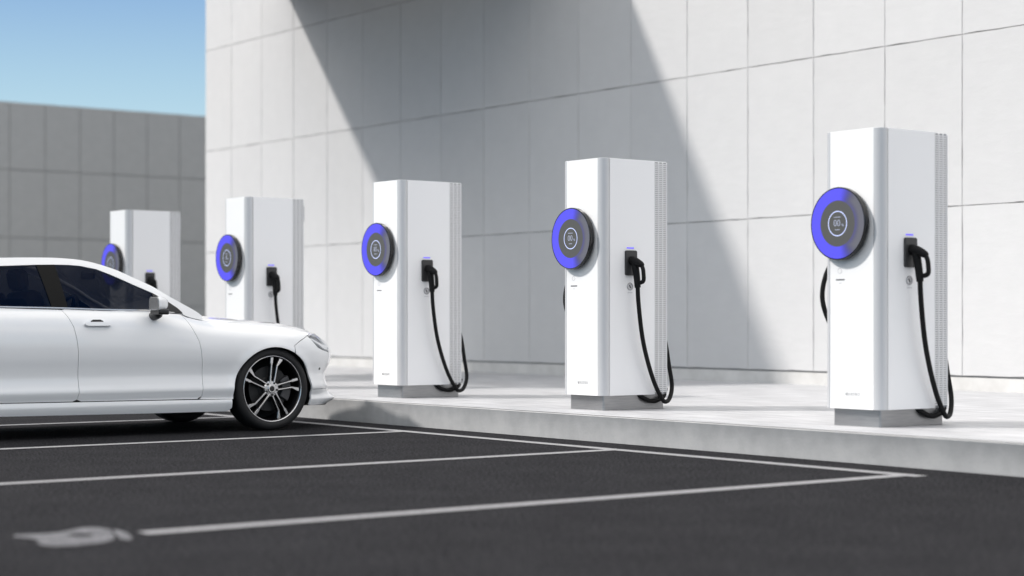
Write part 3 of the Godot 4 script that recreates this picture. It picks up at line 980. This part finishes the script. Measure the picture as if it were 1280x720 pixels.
		for h in [[fd, 1.455], [rd, 2.52]]:
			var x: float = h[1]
			put(skin(v2([[x + 0.05, 0.888], [x + 0.17, 0.888], [x + 0.16, 0.912], [x + 0.14, 0.921], [x + 0.08, 0.921], [x + 0.06, 0.912]]), body, {"mirror": mirror, "gap": 0.0, "out": 0.0012, "skirt": 0.0, "step": 0.015}), "handle_recess_shade", M.brake, h[0])  # dark patch on the door skin, painting the shade of the handle recess
			put(skin(v2([[x, 0.88], [x + 0.012, 0.869], [x + 0.03, 0.866], [x + 0.20, 0.866], [x + 0.216, 0.871], [x + 0.225, 0.88], [x + 0.216, 0.889], [x + 0.19, 0.893], [x + 0.03, 0.893], [x + 0.012, 0.890]]), body, {"mirror": mirror, "gap": 0.0, "out": 0.030, "skirt": 0.026, "step": 0.012}), "door_handle", M.chrome if false else W, h[0])
		# headlight
		var hl := put(skin(lamp, body, {"mirror": mirror, "gap": 0.002, "out": -0.028, "skirt": 0.0, "step": 0.025}), "headlight", M.lamp_bowl, c)
		put(skin(v2([[-0.395, 0.768], [-0.425, 0.768], [-0.49, 0.735], [-0.56, 0.712], [-0.78, 0.700], [-0.78, 0.682], [-0.64, 0.686], [-0.62, 0.668], [-0.57, 0.672], [-0.53, 0.690]]), body, {"mirror": mirror, "gap": 0.0, "out": -0.012, "skirt": 0.012, "step": 0.02}), "light_bar", M.lamp_bar, hl)
		put(skin(lamp, body, {"mirror": mirror, "gap": 0.003, "out": 0.0, "skirt": 0.0, "step": 0.025}), "lens", M.lamp_lens, hl)
		put(skin(v2([[3.98, 0.90], [4.22, 0.93], [4.5, 0.93], [4.5, 0.84], [4.35, 0.80], [4.3, 0.70], [4.2, 0.70], [4.18, 0.82]]), body, {"mirror": mirror, "gap": 0.0, "out": 0.006, "skirt": 0.01, "step": 0.03}), "tail_light", M.tail_lamp, c)
		# grille and lower intake
		put(skin([Vector2(-1.08, 0.60), Vector2(-1.12, 0.40), Vector2(plan_len[0] + 0.004, 0.37), Vector2(plan_len[0] + 0.004, 0.645), Vector2(-1.2, 0.64)], body, {"mirror": mirror, "gap": 0.0, "out": 0.004, "skirt": 0.006}), "grille", M.trim_black, c)
		put(skin([Vector2(-0.90, 0.31), Vector2(-1.0, 0.28), Vector2(plan_len[0] + 0.004, 0.28), Vector2(plan_len[0] + 0.004, 0.33), Vector2(-1.0, 0.335)], body, {"mirror": mirror, "gap": 0.0, "out": 0.004, "skirt": 0.006}), "intake", M.trim_black, c)
		# parking sensor dot
		put(skin(arc(Vector2(-0.50, 0.505), 0.011, 0, 330, 11), body, {"mirror": mirror, "gap": 0.0, "out": 0.001, "skirt": 0.002, "step": 0.01}), "parking_sensor", M.brake, c)
		mirror_unit(c, -1.0 if mirror else 1.0)
		wells(c, -1.0 if mirror else 1.0)
	put(skin([Vector2(-0.785, -0.995), Vector2(-0.785, 0.995), Vector2(0.62, 0.995), Vector2(0.70, 0.9), Vector2(0.76, 0.0), Vector2(0.70, -0.9), Vector2(0.62, -0.995)], hood, {"centre": Vector3(0, -3, 0), "step": 0.05}), "bonnet", W, c)
	put(skin([Vector2(0.66, -0.93), Vector2(0.66, 0.93), Vector2(1.52, 0.93), Vector2(1.52, -0.93)], roof, {"centre": Vector3(0, -3, 0), "step": 0.06, "skirt": 0.0}), "windscreen", M.glass, c)
	for s in [-1.0, 1.0]:
		put(skin([Vector2(0.62, s * 0.93), Vector2(1.52, s * 0.93), Vector2(1.52, s * 0.999), Vector2(0.62, s * 0.999)], roof, {"centre": Vector3(0, -3, 0), "step": 0.03, "gap": 0.0}), "windscreen_pillar", W, c)
		put(skin([Vector2(2.95, s * 0.91), Vector2(3.80, s * 0.91), Vector2(3.80, s * 0.999), Vector2(2.95, s * 0.999)], roof, {"centre": Vector3(0, -3, 0), "step": 0.03, "gap": 0.0}), "rear_pillar", W, c)
	put(skin([Vector2(1.52, -0.999), Vector2(1.52, 0.999), Vector2(2.95, 0.999), Vector2(2.95, -0.999)], roof, {"centre": Vector3(0, -3, 0), "step": 0.06}), "roof", W, c)
	put(skin([Vector2(2.95, -0.91), Vector2(2.95, 0.91), Vector2(3.80, 0.91), Vector2(3.80, -0.91)], roof, {"centre": Vector3(0, -3, 0), "step": 0.06, "skirt": 0.0}), "rear_window", M.glass, c)
	put(skin([Vector2(3.72, -0.995), Vector2(3.72, 0.995), Vector2(4.78, 0.995), Vector2(4.78, -0.995)], boot, {"centre": Vector3(0, -3, 0), "step": 0.05}), "boot_lid", W, c)
	# floor, tub and cabin
	put(prism(PackedVector2Array([Vector2(-0.60, -0.70), Vector2(0.60, -0.70), Vector2(0.60, 0.42), Vector2(0.85, 0.46), Vector2(0.85, 2.60), Vector2(0.60, 2.64), Vector2(0.60, 3.95), Vector2(-0.60, 3.95), Vector2(-0.60, 2.64), Vector2(-0.85, 2.60), Vector2(-0.85, 0.46), Vector2(-0.60, 0.42)]), 0.185, 0.32, 0.01, "xz", false), "underbody", M.under, c)
	put(prism(PackedVector2Array([Vector2(-0.84, 0.66), Vector2(0.84, 0.66), Vector2(0.84, 2.62), Vector2(0.60, 2.66), Vector2(0.60, 3.8), Vector2(-0.60, 3.8), Vector2(-0.60, 2.66), Vector2(-0.84, 2.62)]), 0.325, 0.86, 0.02, "xz", false), "cabin_tub", M.interior, c)
	put(prism(PackedVector2Array([Vector2(-0.58, -0.62), Vector2(0.58, -0.62), Vector2(0.58, 0.64), Vector2(-0.58, 0.64)]), 0.325, 0.80, 0.02, "xz", false), "engine_block", M.under, c)
	put(prism(rounded(Vector2(0.78, 0.84), Vector2(1.16, 0.985), 0.05, 5), -0.70, 0.70, 0.02, "zy"), "dashboard", M.interior, c)
	for s in [-1, 1]:
		seat(c, s * 0.37, 1.86)
		seat(c, s * 0.37, 2.78)
	put(lathe([Vector2(0.165, -0.012), Vector2(0.185, -0.012), Vector2(0.192, 0.0), Vector2(0.185, 0.012), Vector2(0.165, 0.012), Vector2(0.158, 0.0), Vector2(0.165, -0.012)], 32), "steering_wheel", M.interior, c, Vector3(-0.37, 0.96, 1.27)).rotation.x = -0.4
	put(prism(rounded(Vector2(-0.12, 1.255), Vector2(0.12, 1.315), 0.02, 4), 1.22, 1.25, 0.008, "xy"), "cabin_mirror", M.interior, c)
	var wheel0 := wheel(c)
	wheel0.scale = Vector3(1, 1.03, 1.03)
	wheel0.position = Vector3(0.79, 0.347, 0)
	for q in [[-0.79, 0.0, PI], [0.79, 3.06, 0.0], [-0.79, 3.06, PI]]:
		var w := wheel0.duplicate()
		w.name = "wheel"
		c.add_child(w, true)
		w.transform = Transform3D(Basis(Vector3.UP, q[2]).scaled(Vector3(1, 1.03, 1.03)), Vector3(q[0], 0.347, q[1]))

func seat(c: Node3D, x: float, z: float) -> void:
	var s := Node3D.new()
	s.name = "seat"
	c.add_child(s, true)
	s.position = Vector3(x, 0.86, z)
	var b := put(prism(rounded(Vector2(-0.25, -0.3), Vector2(0.25, 0.30), 0.09, 5), -0.07, 0.07, 0.035, "xy"), "backrest", M.seat, s, Vector3(0, 0.0, 0))
	b.rotation.x = 0.35
	var h := put(prism(rounded(Vector2(-0.13, -0.08), Vector2(0.13, 0.09), 0.05, 5), -0.045, 0.045, 0.025, "xy"), "headrest", M.seat, s, Vector3(0, 0.37, 0.13))
	h.rotation.x = 0.2

func mirror_unit(c: Node3D, side: float) -> void:
	var m := Node3D.new()
	m.name = "door_mirror"
	c.add_child(m, true)
	m.position = Vector3(side * 0.875, 0.955, 1.075)
	var st := begin()
	# shell lofted from the glass edge forwards, shrinking and rounding off
	st.set_smooth_group(1)
	var rings := []
	for k in 7:
		var u := k / 6.0
		var sc := sqrt(maxf(0.0, 1 - pow(u, 2.4) * 0.985))
		var ring := []
		for p in rounded(Vector2(-0.10, -0.062), Vector2(0.10, 0.062), 0.045, 5):
			ring.append(Vector3(side * (0.125 + p.x * 0.9 * sc * (1.0 - 0.1 * u) - 0.02 * u), 0.092 + p.y * 0.9 * sc, 0.05 - 0.125 * u))
		rings.append(ring)
	var n: int = rings[0].size()
	for k in 6:
		for i in n:
			var j := (i + 1) % n
			var mid: Vector3 = (rings[k][i] + rings[k][j]) * 0.5 - Vector3(side * 0.125, 0.085, 0.0)
			quad(st, rings[k][i], rings[k][j], rings[k + 1][j], rings[k + 1][i], mid)
	st.set_smooth_group(2)
	for i in range(1, n - 1): tri(st, rings[6][0], rings[6][i], rings[6][i + 1], Vector3.FORWARD)
	put(finish(st), "mirror_shell", M.car_paint, m)
	var g := PackedVector2Array()
	for p in rounded(Vector2(-0.094, -0.057), Vector2(0.094, 0.057), 0.04, 5): g.append(Vector2(side * (0.125 + p.x * 0.9), 0.092 + p.y * 0.9))
	put(prism(g, 0.044, 0.053, 0.002, "xy"), "mirror_glass", M.mirror, m)
	var foot := begin()
	tube_into(foot, [Vector3(side * -0.03, -0.012, 0.0), Vector3(side * 0.03, -0.006, 0.0), Vector3(side * 0.09, 0.012, 0.0), Vector3(side * 0.11, 0.04, 0.0)], [0.034, 0.036, 0.040, 0.036], 12)
	put(finish(foot), "mirror_foot", M.trim_black, m)
	var low := PackedVector2Array()
	for p in rounded(Vector2(-0.08, 0.006), Vector2(0.075, 0.050), 0.014, 3): low.append(Vector2(side * (0.125 + p.x), p.y))
	put(prism(low, -0.045, 0.045, 0.004, "xy"), "mirror_base", M.trim_black, m)

func wells(c: Node3D, side: float) -> void:
	for z in [0.0, 3.06]:
		var st := begin()
		st.set_smooth_group(1)
		for i in 20:
			var a0 := deg_to_rad(lerpf(-25, 205, i / 20.0))
			var a1 := deg_to_rad(lerpf(-25, 205, (i + 1) / 20.0))
			var p := func(a: float, x: float) -> Vector3: return Vector3(side * x, maxf(0.20, 0.322 + sin(a) * 0.395), z + cos(a) * 0.395)
			quad(st, p.call(a0, 0.61), p.call(a1, 0.61), p.call(a1, 0.855), p.call(a0, 0.855), Vector3(0, -sin((a0 + a1) / 2), -cos((a0 + a1) / 2)))
		put(finish(st), "wheel_arch_liner", M.under, c)

func wheel(c: Node3D) -> Node3D:
	var w := Node3D.new()
	w.name = "wheel"
	c.add_child(w, true)
	put(lathe([Vector2(0.262, -0.105), Vector2(0.30, -0.118), Vector2(0.322, -0.108), Vector2(0.334, -0.09), Vector2(0.337, -0.05), Vector2(0.337, 0.05), Vector2(0.334, 0.085), Vector2(0.324, 0.106), Vector2(0.305, 0.117), Vector2(0.285, 0.118), Vector2(0.272, 0.112), Vector2(0.266, 0.104)], 64, 0, false), "tyre", M.tyre, w)
	put(lathe([Vector2(0.266, 0.104), Vector2(0.258, 0.102), Vector2(0.252, 0.09), Vector2(0.246, 0.04), Vector2(0.240, -0.10)], 64, 0, false), "rim_barrel", M.alloy_black, w)
	put(lathe([Vector2(0.2685, 0.104), Vector2(0.2675, 0.1095), Vector2(0.263, 0.1105), Vector2(0.2585, 0.106)], 64, 0, false), "rim", M.alloy, w)
	put(lathe([Vector2(0.0, 0.02), Vector2(0.18, 0.02), Vector2(0.18, 0.035), Vector2(0.10, 0.035), Vector2(0.09, 0.045), Vector2(0.0, 0.045)], 48, 0), "brake_disc", M.brake, w)
	put(lathe([Vector2(0.0, -0.10), Vector2(0.24, -0.10), Vector2(0.24, -0.095), Vector2(0.0, -0.095)], 48, 0), "wheel_back", M.under, w)
	var cal := PackedVector2Array()
	for p in arc(Vector2.ZERO, 0.195, -32, 32, 8): cal.append(p)
	for p in arc(Vector2.ZERO, 0.115, 32, -32, 8): cal.append(p)
	var kp := PackedVector2Array()
	for p in cal: kp.append(-p)
	put(prism(kp, 0.0, 0.06, 0.004, "zy"), "caliper", M.caliper, w)
	var face := func(sgn: float) -> PackedVector2Array:
		if sgn > 0: return PackedVector2Array([Vector2(0.010, 0.040), Vector2(0.024, 0.040), Vector2(0.025, 0.12), Vector2(0.027, 0.19), Vector2(0.034, 0.205), Vector2(0.036, 0.259), Vector2(0.014, 0.262), Vector2(0.013, 0.205), Vector2(0.0165, 0.19), Vector2(0.0155, 0.12)])
		return PackedVector2Array([Vector2(-0.010, 0.040), Vector2(-0.024, 0.040), Vector2(-0.029, 0.12), Vector2(-0.035, 0.185), Vector2(-0.071, 0.232), Vector2(-0.076, 0.250), Vector2(-0.047, 0.258), Vector2(-0.042, 0.235), Vector2(-0.024, 0.188), Vector2(-0.020, 0.12)])
	for k in 5:
		for sgn in [-1.0, 1.0]:
			var p: PackedVector2Array = face.call(sgn)
			var s := put(once("spoke%d" % int(sgn), func(): return prism(p, 0.086, 0.092, 0.0015, "zy", false)), "spoke", M.alloy, w)
			s.rotation.x = TAU * k / 5 - 0.115
			put(once("spokeback%d" % int(sgn), func(): return prism(inset_poly(p, -0.004), 0.055, 0.0858, 0.002, "zy", false)), "spoke_back", M.alloy_black, s)
		var lug := put(once("lug", func(): return lathe([Vector2(0.009, 0.07), Vector2(0.009, 0.093), Vector2(0.0, 0.093)], 10, 0)), "lug_nut", M.alloy_black, w)
		var an := TAU * (k + 0.5) / 5 + 0.115
		lug.position = Vector3(0, cos(an) * 0.05, sin(an) * 0.05)
	put(lathe([Vector2(0.066, 0.05), Vector2(0.066, 0.082), Vector2(0.060, 0.088), Vector2(0.034, 0.090), Vector2(0.034, 0.096), Vector2(0.030, 0.098), Vector2(0.0, 0.098)], 32, 0), "hub", M.alloy, w)
	put(lathe([Vector2(0.018, 0.098), Vector2(0.022, 0.0985), Vector2(0.0, 0.0992)], 24, 0), "hub_cap", M.alloy_black, w)
	return w
